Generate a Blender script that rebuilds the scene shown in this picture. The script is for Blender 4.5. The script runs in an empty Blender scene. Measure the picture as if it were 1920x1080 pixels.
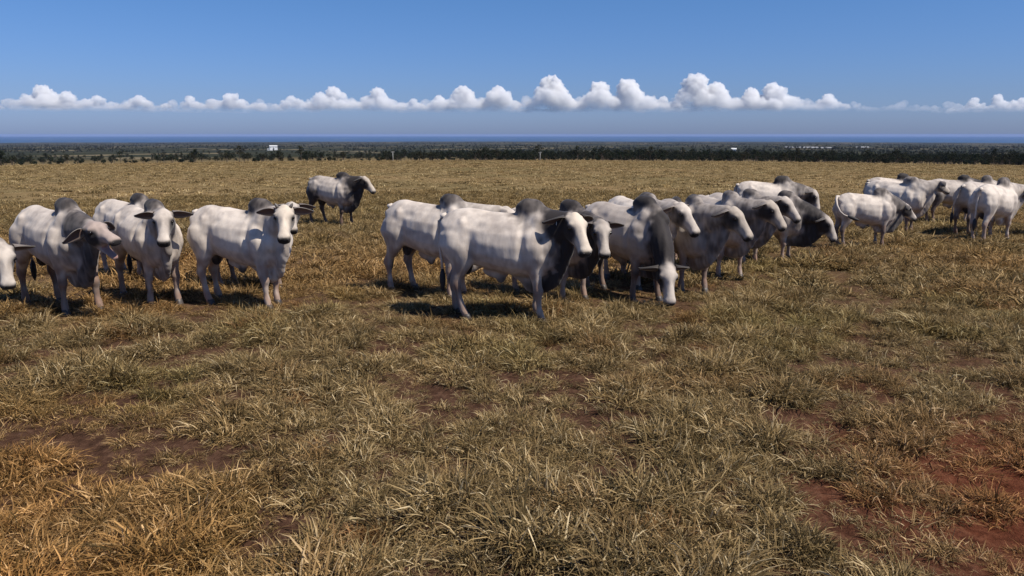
import bpy, math, random
import numpy as np
from mathutils import Vector, Matrix, kdtree, noise as mnoise

R = math.radians
scene = bpy.context.scene
COL = scene.collection
rng = np.random.default_rng(7)
random.seed(7)

# ------------------------------------------------------------------ camera
EYE = 2.6
cam_d = bpy.data.cameras.new('camera')
cam_d.sensor_width = 36.0
cam_d.lens = 26.25
cam_d.clip_start = 0.1
cam_d.clip_end = 400000.0
cam = bpy.data.objects.new('camera', cam_d)
COL.objects.link(cam)
cam.location = (0, 0, EYE)
cam.rotation_euler = (R(90 - 11.62), 0, 0)
scene.camera = cam

# ------------------------------------------------------------------ light
SUN_ELEV, SUN_AZ = 55.0, -28.0            # azimuth measured from +X (right) towards +Y (away)
sx = math.cos(R(SUN_ELEV)) * math.cos(R(SUN_AZ))
sy = math.cos(R(SUN_ELEV)) * math.sin(R(SUN_AZ))
sz = math.sin(R(SUN_ELEV))
sun_d = bpy.data.lights.new('sun', 'SUN')
sun_d.energy = 5.0
sun_d.angle = R(0.53)
sun_d.color = (1.0, 0.93, 0.83)
sun = bpy.data.objects.new('sun', sun_d)
COL.objects.link(sun)
sun.rotation_euler = Vector((sx, sy, sz)).to_track_quat('Z', 'Y').to_euler()

world = bpy.data.worlds.new('World')
scene.world = world
world.use_nodes = True
wn, wl = world.node_tree.nodes, world.node_tree.links
wn.clear()
w_out = wn.new('ShaderNodeOutputWorld')
w_bg = wn.new('ShaderNodeBackground')
w_sky = wn.new('ShaderNodeTexSky')
w_sky.sky_type = 'NISHITA'
w_sky.sun_disc = False
w_sky.sun_elevation = R(SUN_ELEV)
w_sky.sun_rotation = R(90 - SUN_AZ)
w_sky.altitude = 150
w_sky.air_density = 1.0
w_sky.dust_density = 0.6
w_sky.ozone_density = 2.0
w_bg.inputs['Strength'].default_value = 0.096
w_geo = wn.new('ShaderNodeTexCoord')
w_sep = wn.new('ShaderNodeSeparateXYZ')
w_abs = wn.new('ShaderNodeMath'); w_abs.operation = 'ABSOLUTE'
w_rmp = wn.new('ShaderNodeValToRGB')
w_mul = wn.new('ShaderNodeMix'); w_mul.data_type = 'RGBA'; w_mul.blend_type = 'MULTIPLY'
w_mul.inputs['Factor'].default_value = 1.0
cr = w_rmp.color_ramp
SKY = [(0.0, (0.43, 0.58, 1.16)), (0.05, (0.42, 0.57, 1.02)), (0.18, (0.40, 0.64, 1.0)), (1.0, (0.38, 0.58, 0.92))]
while len(cr.elements) < len(SKY):
    cr.elements.new(0.5)
for e, (p, c) in zip(cr.elements, SKY):
    e.position = p
    e.color = (*c, 1)
wl.new(w_geo.outputs['Generated'], w_sep.inputs[0])
wl.new(w_sep.outputs['Z'], w_abs.inputs[0])
wl.new(w_abs.outputs[0], w_rmp.inputs['Fac'])
wl.new(w_sky.outputs[0], w_mul.inputs['A'])
wl.new(w_rmp.outputs['Color'], w_mul.inputs['B'])
wl.new(w_mul.outputs['Result'], w_bg.inputs['Color'])
wl.new(w_bg.outputs[0], w_out.inputs['Surface'])

vs = scene.view_settings
vs.view_transform = 'Standard'
vs.look = 'None'
vs.exposure = 0.12
vs.gamma = 1.0
vs.use_curve_mapping = False
scene.cycles.use_denoising = True
scene.cycles.max_bounces = 8
scene.cycles.transparent_max_bounces = 12
scene.cycles.volume_bounces = 7

# ------------------------------------------------------------------ helpers
def props(o, label=None, cat=None, group=None, kind=None):
    if label: o['label'] = label
    if cat: o['category'] = cat
    if group: o['group'] = group
    if kind: o['kind'] = kind
    return o

def mesh_from(name, verts, faces, smooth=True):
    me = bpy.data.meshes.new(name)
    me.from_pydata([tuple(v) for v in verts], [], [tuple(f) for f in faces])
    if smooth:
        me.polygons.foreach_set('use_smooth', [True] * len(me.polygons))
    me.update()
    return me

def link(name, me, mat=None, parent=None):
    o = bpy.data.objects.new(name, me)
    COL.objects.link(o)
    if mat is not None and me is not None and not me.materials:
        me.materials.append(mat)
    if parent is not None:
        o.parent = parent
    return o

def new_mat(name):
    m = bpy.data.materials.new(name)
    m.use_nodes = True
    nt = m.node_tree
    nt.nodes.clear()
    out = nt.nodes.new('ShaderNodeOutputMaterial')
    return m, nt, out

def N(nt, kind, **kw):
    n = nt.nodes.new(kind)
    for k, v in kw.items():
        if k in n.inputs:
            n.inputs[k].default_value = v
        else:
            setattr(n, k, v)
    return n

def ramp(nt, stops, interp='LINEAR'):
    n = nt.nodes.new('ShaderNodeValToRGB')
    n.color_ramp.interpolation = interp
    while len(n.color_ramp.elements) < len(stops):
        n.color_ramp.elements.new(0.5)
    for e, (p, c) in zip(n.color_ramp.elements, stops):
        e.position = p
        e.color = (*c, 1) if len(c) == 3 else c
    return n

def mixc(nt, fac, a, b, blend='MIX'):
    n = nt.nodes.new('ShaderNodeMix')
    n.data_type = 'RGBA'
    n.blend_type = blend
    for sock, v in (('Factor', fac), ('A', a), ('B', b)):
        if hasattr(v, 'links') or hasattr(v, 'is_linked'):
            nt.links.new(v, n.inputs[sock])
        elif sock == 'Factor':
            n.inputs[sock].default_value = v
        else:
            n.inputs[sock].default_value = (*v, 1)
    return n.outputs['Result']

def simple_mat(name, col, rough=0.7, noise_scale=6.0, var=0.25, bump=0.0):
    m, nt, out = new_mat(name)
    b = N(nt, 'ShaderNodeBsdfPrincipled', Roughness=rough)
    tc = N(nt, 'ShaderNodeTexCoord')
    nz = N(nt, 'ShaderNodeTexNoise', Scale=noise_scale, Detail=5.0)
    nt.links.new(tc.outputs['Object'], nz.inputs['Vector'])
    r = ramp(nt, [(0.3, tuple(c * (1 - var) for c in col)), (0.7, tuple(min(1, c * (1 + var)) for c in col))])
    nt.links.new(nz.outputs['Fac'], r.inputs['Fac'])
    nt.links.new(r.outputs['Color'], b.inputs['Base Color'])
    if bump:
        bp = N(nt, 'ShaderNodeBump', Strength=bump, Distance=0.02)
        nt.links.new(nz.outputs['Fac'], bp.inputs['Height'])
        nt.links.new(bp.outputs['Normal'], b.inputs['Normal'])
    nt.links.new(b.outputs[0], out.inputs['Surface'])
    return m

# lattice value noise, vectorised
_T = np.random.default_rng(11).random((257, 257))
_T[256, :] = _T[0, :]; _T[:, 256] = _T[:, 0]
def vnoise(x, y):
    xi = np.floor(x).astype(int); yi = np.floor(y).astype(int)
    fx = x - xi; fy = y - yi
    fx = fx * fx * (3 - 2 * fx); fy = fy * fy * (3 - 2 * fy)
    xi &= 255; yi &= 255
    a = _T[xi, yi]; b = _T[xi + 1, yi]; c = _T[xi, yi + 1]; d = _T[xi + 1, yi + 1]
    return (a * (1 - fx) + b * fx) * (1 - fy) + (c * (1 - fx) + d * fx) * fy
def fbm(x, y, o=3):
    s = 0; a = 0.5
    for k in range(o):
        s = s + a * vnoise(x * 2 ** k + 17.3 * k, y * 2 ** k - 9.1 * k)
        a *= 0.5
    return s / (1 - 0.5 ** o)

# ------------------------------------------------------------------ terrain
PR = np.array([0, 11, 25, 60, 120, 172, 260, 400, 700, 1200, 2500, 5000, 9000, 15000, 16500])
PZ = np.array([0, 0, -.26, -.95, -2.15, -3.17, -6.9, -11.6, -20.5, -31.6, -50, -72, -99, -134, -142.])
SEA_Z = -135.0
def ground_z(x, y):
    x = np.asarray(x, float); y = np.asarray(y, float)
    r = np.hypot(x, y)
    z = np.interp(r, PR, PZ)
    amp = np.clip(r / 40, 0, 1)
    z = z + (fbm(x / 9, y / 9, 3) - .5) * 0.10 * (0.5 + amp)
    z = z + (fbm(x / .55, y / .55, 2) - .5) * 0.09 * np.clip(1.4 - r / 60, 0, 1)
    far = np.clip((r - 600) / 1500, 0, 1)
    z = z + far * (fbm(x / 900, y / 900, 3) - .5) * 9
    return z

n_ang, n_rad = 720, 250
ang = np.linspace(0, 2 * math.pi, n_ang, endpoint=False)
# finer angular spacing over the half that is looked at
ang = ang - 0.38 * np.sin(2 * (ang - math.pi / 2)) * 0.5 * 1.6
rad = np.concatenate([[0.25, 1.0, 1.8], np.geomspace(2.4, 60, 130), np.geomspace(62, 16400, n_rad - 133)])
AA, RR = np.meshgrid(ang, rad)
GX = RR * np.cos(AA); GY = RR * np.sin(AA)
GZ = ground_z(GX, GY)
gv = np.stack([GX, GY, GZ], -1).reshape(-1, 3)
ii = np.arange(len(rad) - 1)[:, None] * n_ang
jj = np.arange(n_ang)[None, :]
j2 = (jj + 1) % n_ang
gf = np.stack([ii + jj, ii + n_ang + jj, ii + n_ang + j2, ii + j2], -1).reshape(-1, 4)[:, ::-1]
gme = mesh_from('ground', gv, list(gf.tolist()) + [list(range(n_ang))])

gm, nt, out = new_mat('soil_and_dry_pasture')
geo = N(nt, 'ShaderNodeNewGeometry')
bs = N(nt, 'ShaderNodeBsdfPrincipled', Roughness=0.95)
bs.inputs['Specular IOR Level'].default_value = 0.0
n1 = N(nt, 'ShaderNodeTexNoise', Scale=1.1, Detail=8.0, Roughness=.7)
n2 = N(nt, 'ShaderNodeTexNoise', Scale=9.0, Detail=6.0, Roughness=.7)
n3 = N(nt, 'ShaderNodeTexNoise', Scale=0.06, Detail=6.0, Roughness=.6)
n4 = N(nt, 'ShaderNodeTexNoise', Scale=0.0022, Detail=5.0, Roughness=.6)
for n in (n1, n2, n3, n4):
    nt.links.new(geo.outputs['Position'], n.inputs['Vector'])
soil = ramp(nt, [(0.3, (.036, .020, .013)), (0.5, (.078, .041, .026)), (0.72, (.14, .080, .05))])
nt.links.new(n2.outputs['Fac'], soil.inputs['Fac'])
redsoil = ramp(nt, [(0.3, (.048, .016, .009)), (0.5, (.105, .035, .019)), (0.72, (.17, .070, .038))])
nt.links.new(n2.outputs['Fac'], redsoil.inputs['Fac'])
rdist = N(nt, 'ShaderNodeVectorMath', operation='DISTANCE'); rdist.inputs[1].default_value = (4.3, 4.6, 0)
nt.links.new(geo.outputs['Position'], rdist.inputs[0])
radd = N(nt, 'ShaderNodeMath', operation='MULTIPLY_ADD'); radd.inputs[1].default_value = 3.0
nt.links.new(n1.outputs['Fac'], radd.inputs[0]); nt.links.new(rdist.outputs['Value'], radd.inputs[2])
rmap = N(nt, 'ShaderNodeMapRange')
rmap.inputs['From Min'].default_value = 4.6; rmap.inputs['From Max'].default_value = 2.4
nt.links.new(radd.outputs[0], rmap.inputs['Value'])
soilc = mixc(nt, rmap.outputs[0], soil.outputs['Color'], redsoil.outputs['Color'])  # redder soil near one corner, its colour hinting at the corner darkening
straw = ramp(nt, [(0.35, (.135, .10, .052)), (0.5, (.21, .158, .085)), (0.68, (.28, .218, .118))])
nt.links.new(n1.outputs['Fac'], straw.inputs['Fac'])
big = ramp(nt, [(0.35, (.78, .80, .72)), (0.65, (1.12, 1.0, .92))])
nt.links.new(n3.outputs['Fac'], big.inputs['Fac'])
straw2 = mixc(nt, 1.0, straw.outputs['Color'], big.outputs['Color'], 'MULTIPLY')
vl = N(nt, 'ShaderNodeVectorMath', operation='LENGTH')
nt.links.new(geo.outputs['Position'], vl.inputs[0])
mr1 = N(nt, 'ShaderNodeMapRange')
mr1.inputs['From Min'].default_value = 9; mr1.inputs['From Max'].default_value = 38
nt.links.new(vl.outputs['Value'], mr1.inputs['Value'])
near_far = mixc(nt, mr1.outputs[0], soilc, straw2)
fields = ramp(nt, [(0.30, (.024, .029, .020)), (0.50, (.033, .036, .024)), (0.575, (.042, .043, .028)), (0.60, (.19, .155, .10)), (0.62, (.17, .14, .09)), (0.645, (.030, .035, .022))], 'EASE')
nt.links.new(n4.outputs['Fac'], fields.inputs['Fac'])
mr2 = N(nt, 'ShaderNodeMapRange')
mr2.inputs['From Min'].default_value = 550; mr2.inputs['From Max'].default_value = 1300
nt.links.new(vl.outputs['Value'], mr2.inputs['Value'])
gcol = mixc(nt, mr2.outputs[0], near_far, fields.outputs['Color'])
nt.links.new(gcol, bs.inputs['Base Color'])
bp = N(nt, 'ShaderNodeBump', Strength=.9, Distance=.06)
nt.links.new(n2.outputs['Fac'], bp.inputs['Height'])
nt.links.new(bp.outputs['Normal'], bs.inputs['Normal'])
nt.links.new(bs.outputs[0], out.inputs['Surface'])
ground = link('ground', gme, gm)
props(ground, 'wide dry pasture of red soil and straw, falling away to the coast', kind='structure')

# sea
sm, nt, out = new_mat('sea_water')
bs = N(nt, 'ShaderNodeBsdfPrincipled', Roughness=0.45)
bs.inputs['Base Color'].default_value = (.018, .06, .125, 1)
bs.inputs['IOR'].default_value = 1.33
geo = N(nt, 'ShaderNodeNewGeometry')
nz = N(nt, 'ShaderNodeTexNoise', Scale=.004, Detail=4.0)
nt.links.new(geo.outputs['Position'], nz.inputs['Vector'])
bp = N(nt, 'ShaderNodeBump', Strength=.35, Distance=20)
nt.links.new(nz.outputs['Fac'], bp.inputs['Height'])
nt.links.new(bp.outputs['Normal'], bs.inputs['Normal'])
nt.links.new(bs.outputs[0], out.inputs['Surface'])
sv, sf = [], []
sr = [14000, 18000, 26000, 40000, 60000]
for r_ in sr:
    for k in range(96):
        a = 2 * math.pi * k / 96
        sv.append((r_ * math.cos(a), r_ * math.sin(a), SEA_Z))
for i in range(len(sr) - 1):
    for k in range(96):
        sf.append((i * 96 + k, (i + 1) * 96 + k, (i + 1) * 96 + (k + 1) % 96, i * 96 + (k + 1) % 96))
sea = link('sea', mesh_from('sea', sv, sf), sm)
props(sea, 'blue strip of sea reaching to the horizon', kind='structure')

# ------------------------------------------------------------------ bull materials
def coat_mat():
    m, nt, out = new_mat('coat')
    b = N(nt, 'ShaderNodeBsdfPrincipled', Roughness=0.72)
    b.inputs['Sheen Weight'].default_value = 0.12
    b.inputs['Sheen Roughness'].default_value = 0.5
    b.inputs['Specular IOR Level'].default_value = 0.25
    at = N(nt, 'ShaderNodeAttribute', attribute_name='coat')
    tc = N(nt, 'ShaderNodeTexCoord')
    n1 = N(nt, 'ShaderNodeTexNoise', Scale=5.0, Detail=6.0, Roughness=.65)
    n2 = N(nt, 'ShaderNodeTexNoise', Scale=60.0, Detail=3.0)
    mp = N(nt, 'ShaderNodeMapping')
    mp.inputs['Scale'].default_value = (1.0, 1.0, .25)
    nt.links.new(tc.outputs['Object'], n1.inputs['Vector'])
    nt.links.new(tc.outputs['Object'], mp.inputs['Vector'])
    nt.links.new(mp.outputs['Vector'], n2.inputs['Vector'])
    r1 = ramp(nt, [(0.3, (.80, .78, .77)), (0.55, (1, 1, 1)), (0.75, (1.06, 1.03, .98))])
    nt.links.new(n1.outputs['Fac'], r1.inputs['Fac'])
    c = mixc(nt, 1.0, at.outputs['Color'], r1.outputs['Color'], 'MULTIPLY')
    nt.links.new(c, b.inputs['Base Color'])
    n3 = N(nt, 'ShaderNodeTexNoise', Scale=9.0, Detail=3.0)
    nt.links.new(mp.outputs['Vector'], n3.inputs['Vector'])
    ad = N(nt, 'ShaderNodeMath', operation='MULTIPLY_ADD')
    nt.links.new(n2.outputs['Fac'], ad.inputs[0]); ad.inputs[1].default_value = .18
    nt.links.new(n3.outputs['Fac'], ad.inputs[2])
    bp = N(nt, 'ShaderNodeBump', Strength=.22, Distance=.03)
    nt.links.new(ad.outputs[0], bp.inputs['Height'])
    nt.links.new(bp.outputs['Normal'], b.inputs['Normal'])
    nt.links.new(b.outputs[0], out.inputs['Surface'])
    return m
COAT = coat_mat()
HOOF = simple_mat('hoof_horn', (.055, .045, .04), .5, 30)
HORN = simple_mat('grey_horn', (.16, .14, .12), .45, 30)
EYE_M = simple_mat('dark_eye', (.012, .009, .008), .12, 30)
TAILH = simple_mat('dark_tail_hair', (.025, .022, .022), .7, 40)

# ------------------------------------------------------------------ bull geometry
NSEG = 18
class Soup:
    def __init__(s):
        s.v, s.f, s.tag, s.par = [], [], [], []
    def loft(s, rings, tag, n=NSEG):
        """rings: list of (list of n points, param)"""
        base = len(s.v)
        for pts, p in rings:
            s.v += pts
            s.tag += [tag] * n
            s.par += [p] * n
        m = len(rings)
        for i in range(m - 1):
            for k in range(n):
                a = base + i * n + k; b = base + i * n + (k + 1) % n
                s.f.append((a, b, b + n, a + n))
        s.f.append(tuple(base + k for k in range(n))[::-1])
        s.f.append(tuple(base + (m - 1) * n + k for k in range(n)))
    def ellipsoid(s, c, r, tag, rot=None, par=0.):
        c = Vector(c)
        rings = []
        for i in range(9):
            th = math.pi * (i + .35) / 8.7
            pts = []
            for k in range(NSEG):
                ph = 2 * math.pi * k / NSEG
                q = Vector((r[0] * math.sin(th) * math.cos(ph), r[1] * math.sin(th) * math.sin(ph), -r[2] * math.cos(th)))
                if rot is not None: q = rot @ q
                pts.append(c + q)
            rings.append((pts, par))
        s.loft(rings, tag)

def ering(c, u, w, ru, rw, p=1.0, n=NSEG, top=1.0):
    pts = []
    for k in range(n):
        a = 2 * math.pi * k / n
        ca, sa = math.cos(a), math.sin(a)
        x = math.copysign(abs(ca) ** p, ca); y = math.copysign(abs(sa) ** p, sa)
        ww = x * ru * (1 - (1 - top) * max(0, sa) ** 2)
        pts.append(c + u * ww + w * (y * rw))
    return pts

X, Y, Z = Vector((1, 0, 0)), Vector((0, 1, 0)), Vector((0, 0, 1))

TORSO = [  # x, top, bottom, half width, top narrowing
    (-.97, 1.33, 1.05, .09, .9), (-.93, 1.40, .94, .17, .85), (-.84, 1.465, .84, .245, .72), (-.70, 1.51, .79, .29, .62),
    (-.54, 1.525, .765, .315, .62), (-.38, 1.50, .735, .315, .60), (-.18, 1.475, .69, .345, .60), (.04, 1.46, .645, .355, .60),
    (.24, 1.455, .62, .355, .58), (.42, 1.47, .605, .35, .52), (.58, 1.475, .60, .325, .48), (.72, 1.44, .62, .285, .5),
    (.84, 1.38, .68, .225, .6), (.93, 1.28, .78, .14, .8)]
HIND = [(-.64, .11, 1.34, .17, .10), (-.67, .165, 1.18, .25, .14), (-.68, .185, 1.02, .265, .145), (-.655, .19, .88, .215, .125), (-.66, .19, .76, .15, .10),
        (-.72, .185, .64, .10, .078), (-.785, .18, .55, .078, .066), (-.805, .18, .49, .082, .066), (-.785, .18, .41, .056, .048), (-.76, .18, .29, .043, .041),
        (-.74, .18, .18, .049, .047), (-.725, .18, .12, .056, .054), (-.70, .18, .07, .053, .05), (-.68, .18, .02, .055, .052)]
FORE = [(.60, .15, 1.24, .19, .12), (.62, .20, 1.06, .20, .135), (.605, .205, .90, .17, .12), (.58, .20, .77, .115, .09), (.58, .19, .64, .083, .072),
        (.59, .185, .52, .066, .061), (.598, .185, .44, .074, .067), (.588, .185, .37, .050, .047), (.585, .185, .24, .040, .040), (.588, .185, .15, .056, .053),
        (.60, .185, .105, .053, .051), (.612, .185, .06, .051, .049), (.62, .185, .02, .055, .052)]
HEAD = [  # s, half width, top, bottom
    (-.07, .070, .040, -.08), (-.02, .115, .090, -.14), (.04, .135, .124, -.185), (.10, .142, .140, -.212), (.165, .136, .135, -.210),
    (.235, .106, .118, -.184), (.31, .086, .100, -.152), (.38, .080, .082, -.130), (.44, .084, .070, -.122), (.49, .096, .060, -.124),
    (.53, .094, .040, -.118), (.555, .075, .012, -.100), (.567, .048, -.010, -.080)]

COATS = dict(white=(.70, .61, .515), grey=(.31, .262, .228), dark=(.024, .019, .018), pink=(.50, .37, .31), dirt=(.17, .09, .055), cream=(.68, .575, .45))

def lerp3(a, b, t):
    return a + (b - a) * t[:, None]

EAR_CACHE = {}
def ear_mesh(side, dark):
    key = (side, round(dark, 1))
    if key in EAR_CACHE: return EAR_CACHE[key]
    nu, nv = 9, 7
    L, W = .30, .088
    verts, cols, faces = [], [], []
    for layer in (0, 1):
        for i in range(nu):
            u = i / (nu - 1)
            w = W * (math.sin(math.pi * (0.12 + .86 * u ** .8)) ** .75) * (1.08 - .25 * u)
            for j in range(nv):
                v = -1 + 2 * j / (nv - 1)
                cup = .055 * (1 - v * v) * (1 - .7 * u)
                x = u * L
                y = v * w
                z = -cup + (.0 if layer == 0 else -.009 - .006 * (1 - abs(v)))
                z -= .04 * u * u
                verts.append((x, y * side, z))
                edge = abs(v)
                if layer == 0:
                    c = np.array((.42, .27, .22)) * .42 if edge < .75 else np.array(COATS['white']) * .8
                    c = c * (1 - .5 * dark)
                else:
                    c = np.array(COATS['grey']) * (1 - .85 * max(dark, min(1, .25 + u)))
                cols.append(c)
    def idx(l, i, j): return l * nu * nv + i * nv + j
    for i in range(nu - 1):
        for j in range(nv - 1):
            faces.append((idx(0, i, j), idx(0, i + 1, j), idx(0, i + 1, j + 1), idx(0, i, j + 1)))
            faces.append((idx(1, i, j + 1), idx(1, i + 1, j + 1), idx(1, i + 1, j), idx(1, i, j)))
    for i in range(nu - 1):
        for j in (0, nv - 1):
            q = (idx(0, i, j), idx(1, i, j), idx(1, i + 1, j), idx(0, i + 1, j))
            faces.append(q if j == 0 else q[::-1])
    for j in range(nv - 1):
        faces.append((idx(0, nu - 1, j), idx(1, nu - 1, j), idx(1, nu - 1, j + 1), idx(0, nu - 1, j + 1)))
        faces.append((idx(0, 0, j + 1), idx(1, 0, j + 1), idx(1, 0, j), idx(0, 0, j)))
    me = mesh_from('ear', verts, faces)
    ca = me.color_attributes.new('coat', 'FLOAT_COLOR', 'POINT')
    ca.data.foreach_set('color', np.c_[np.array(cols), np.ones(len(cols))].astype(np.float32).ravel())
    me.materials.append(COAT)
    EAR_CACHE[key] = me
    return me

def sphere_mesh(name, r, mat, seg=12, rings=8):
    v, f = [], []
    for i in range(1, rings):
        th = math.pi * i / rings
        for k in range(seg):
            ph = 2 * math.pi * k / seg
            v.append((r * math.sin(th) * math.cos(ph), r * math.sin(th) * math.sin(ph), r * math.cos(th)))
    top = len(v); v.append((0, 0, r)); v.append((0, 0, -r))
    for i in range(rings - 2):
        for k in range(seg):
            f.append((i * seg + k, (i + 1) * seg + k, (i + 1) * seg + (k + 1) % seg, i * seg + (k + 1) % seg))
    for k in range(seg):
        f.append((top, k, (k + 1) % seg))
        f.append((top + 1, (rings - 2) * seg + (k + 1) % seg, (rings - 2) * seg + k))
    me = mesh_from(name, v, f)
    me.materials.append(mat)
    return me
KX = .88   # overall body length factor
EYE_ME = sphere_mesh('eye', .024, EYE_M)

def tube_mesh(name, pts, radii, mat, n=8):
    v, f = [], []
    for i, (p, r) in enumerate(zip(pts, radii)):
        a = pts[max(0, i - 1)]; b = pts[min(len(pts) - 1, i + 1)]
        t = (Vector(b) - Vector(a)).normalized()
        ref = Z if abs(t.z) < .9 else X
        u = t.cross(ref).normalized(); w = u.cross(t)
        for k in range(n):
            an = 2 * math.pi * k / n
            v.append(Vector(p) + u * (r * math.cos(an)) + w * (r * math.sin(an)))
    for i in range(len(pts) - 1):
        for k in range(n):
            f.append((i * n + k, i * n + (k + 1) % n, (i + 1) * n + (k + 1) % n, (i + 1) * n + k))
    f.append(tuple(range(n))[::-1])
    f.append(tuple((len(pts) - 1) * n + k for k in range(n)))
    me = mesh_from(name, v, f)
    if mat: me.materials.append(mat)
    return me

def hoof_mesh():
    v, f = [], []
    n = 14
    for z, rx, ry, ox in ((.085, .050, .047, -.012), (.05, .058, .052, 0), (0, .072, .060, .012), (-.03, .074, .061, .014)):
        for k in range(n):
            a = 2 * math.pi * k / n
            cleft = 1 - .22 * math.exp(-(min(a, 2 * math.pi - a) / .22) ** 2)
            v.append((ox + rx * math.cos(a) * cleft, ry * math.sin(a), z))
    for i in range(3):
        for k in range(n):
            f.append((i * n + k, (i + 1) * n + k, (i + 1) * n + (k + 1) % n, i * n + (k + 1) % n))
    f.append(tuple(range(n)))
    f.append(tuple(3 * n + k for k in range(n))[::-1])
    me = mesh_from('hoof', v, f)
    me.materials.append(HOOF)
    return me
HOOF_ME = hoof_mesh()
NOSTRIL_ME = sphere_mesh('nostril', .017, EYE_M, 8, 6)

BULLS = 0
def make_bull(label, x, y, heading, scale=1.0, neck=(0, 20), nlen=.60, head=(0, -45), roll=0., white=1.0, dark_hump=.5, dark_neck=.3, dark_hind=.1,
              dark_leg=.25, face='white', face_dark=.15, legs=(0, 0, 0, 0), mouth=0., tail='hang', horns=False, voxel=.021, ear_droop=.30, girth=1.0, seed=0, tag=False):
    """neck = (yaw, pitch) and head = (yaw, pitch) in world degrees, heading measured from +X"""
    global BULLS
    BULLS += 1
    rd = random.Random(seed * 31 + 5)
    dark_neck = min(1.0, dark_neck * 1.15)
    girth *= rd.uniform(.93, 1.05)
    S = Soup()
    for_torso = []
    for (tx, tt, tb, hw, tn) in TORSO:
        c = Vector((tx * KX, 0, (tt + tb) / 2))
        for_torso.append((ering(c, Y, Z, hw * girth, (tt - tb) / 2, .88, top=tn), tx))
    S.loft(for_torso, 'torso')
    # hump: three leaning lobes
    S.ellipsoid((.62, 0, 1.33), (.27, .125, .15), 'neck', Matrix.Rotation(R(10), 3, 'Y'), par=.3)
    hk = rd.uniform(.86, 1.06)
    tilt = Matrix.Rotation(R(rd.uniform(12, 26)), 3, 'Y')
    S.ellipsoid((.46, 0, 1.41), (.29, .155, .18), 'hump')
    S.ellipsoid((.40, 0, 1.49), (.225 * hk, .135, .175 * hk), 'hump', tilt.inverted())
    S.ellipsoid((.335, 0, 1.545 + .03 * (hk - .9)), (.15 * hk, .115, .125 * hk), 'hump', tilt.inverted())
    S.ellipsoid((.27, rd.uniform(-.03, .03), 1.54), (.085, .085, .075), 'hump')
    feet = []
    for rows, tg, pz, k in ((HIND, 'hind', 1.2, 0), ([(q[0] - .06,) + q[1:] for q in FORE], 'fore', 1.1, 2)):
        for side in (1, -1):
            sw = math.tan(R(legs[k + (0 if side == 1 else 1)]))
            rings = []
            for (lx, ly, lz, rx, ry) in rows:
                dx = sw * max(0, pz - lz)
                c = Vector((lx * KX + dx, side * ly, lz))
                rings.append((ering(c, X, Y * 1.0, rx, ry), lz))
            if True:
                rings = rings[::-1]
            S.loft(rings, tg)
            feet.append(Vector((rows[-1][0] * KX + sw * (pz - .02), side * rows[-1][1], 0)))
            # hip bones / shoulder points
    for side in (1, -1):
        S.ellipsoid((-.79, side * .10, 1.30), (.065, .055, .07), 'torso', par=-.9)
        S.ellipsoid((.52, side * .14, 1.27), (.12, .10, .21), 'torso', par=.5)
        S.ellipsoid((.66, side * .17, 1.02), (.13, .11, .16), 'torso', par=.7)
    # sheath and scrotum
    S.ellipsoid((-.08, 0, .66), (.20, .055, .10), 'torso', par=0.)
    S.ellipsoid((-.02, 0, .585), (.075, .045, .095), 'sheath')
    S.ellipsoid((-.50, 0, .72), (.08, .085, .13), 'scrotum')
    # neck
    ny, npit = R(neck[0] - heading), R(neck[1])
    root = Vector((.60, 0, 1.20))
    nd = Vector((math.cos(npit) * math.cos(ny), math.cos(npit) * math.sin(ny), math.sin(npit)))
    occ = root + nd * nlen
    p0, p1 = Vector((.34, 0, 1.16)), root + Vector((.14, 0, .05)) + nd * .07
    def nk(t): return p0 * (1 - t) ** 2 + p1 * (2 * t * (1 - t)) + occ * t * t
    rings = []
    drings = []
    T = [0, .15, .3, .45, .6, .72, .84, .94, 1.0, 1.05]
    for t in T:
        c = nk(t)
        tg = (nk(min(1, t + .03)) - nk(max(0, t - .03))).normalized()
        if t > 1: c = occ + tg * .05
        side = Z.cross(tg)
        if side.length < .2: side = Y.copy()
        side.normalize()
        up = tg.cross(side)
        rv = np.interp(t, [0, .3, .6, .85, 1, 1.05], [.34, .325, .235, .165, .14, .11])
        ru = np.interp(t, [0, .3, .6, .85, 1, 1.05], [.24, .215, .175, .135, .11, .08])
        rings.append((ering(c + up * (.03 - .05 * min(1, t)), side, up, ru, rv, .95, top=.75), t))
        # dewlap sheet hanging under the neck
        dep = np.interp(t, [0, .2, .4, .6, .8, .95, 1.05], [.76, .84, .86, .80, .64, .46, .22])
        if t <= 1.0:
            dep = max(.18, min(dep, c.z - .38))
            wob = .02 * math.sin(t * 19 + seed)
            cc = c + Vector((0, 0, -dep / 2)) + side * wob
            th = np.interp(t, [0, .4, 1], [.10, .075, .06])
            drings.append((ering(cc, side, Z, th, dep / 2, .9), t))
    S.loft(rings, 'neck')
    S.loft([(ering(Vector((.18, 0, .74)), Y, Z, .06, .15), -.2), (ering(Vector((.28, 0, .68)), Y, Z, .07, .17), -.1)] + drings, 'dewlap')
    # head
    hy, hp = R(head[0] - heading), R(head[1])
    fw = Vector((math.cos(hp) * math.cos(hy), math.cos(hp) * math.sin(hy), math.sin(hp)))
    sd = Vector((-math.sin(hy), math.cos(hy), 0))
    up = fw.cross(sd)
    if roll:
        q = Matrix.Rotation(R(roll), 3, fw)
        sd = q @ sd; up = q @ up
    HM = Matrix((fw, sd, up)).transposed()
    def hpnt(a, b, c): return occ + fw * a + sd * b + up * c
    rings = []
    for (s_, w, t_, b_) in HEAD:
        bb = b_
        if mouth and s_ > .2:
            bb = b_ + .045 * min(1, (s_ - .2) / .2)
        rings.append((ering(hpnt(s_, 0, (t_ + bb) / 2), sd, up, w, (t_ - bb) / 2, .80, top=.72 if s_ > .2 else .88), s_))
    S.loft(rings, 'head')
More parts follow.
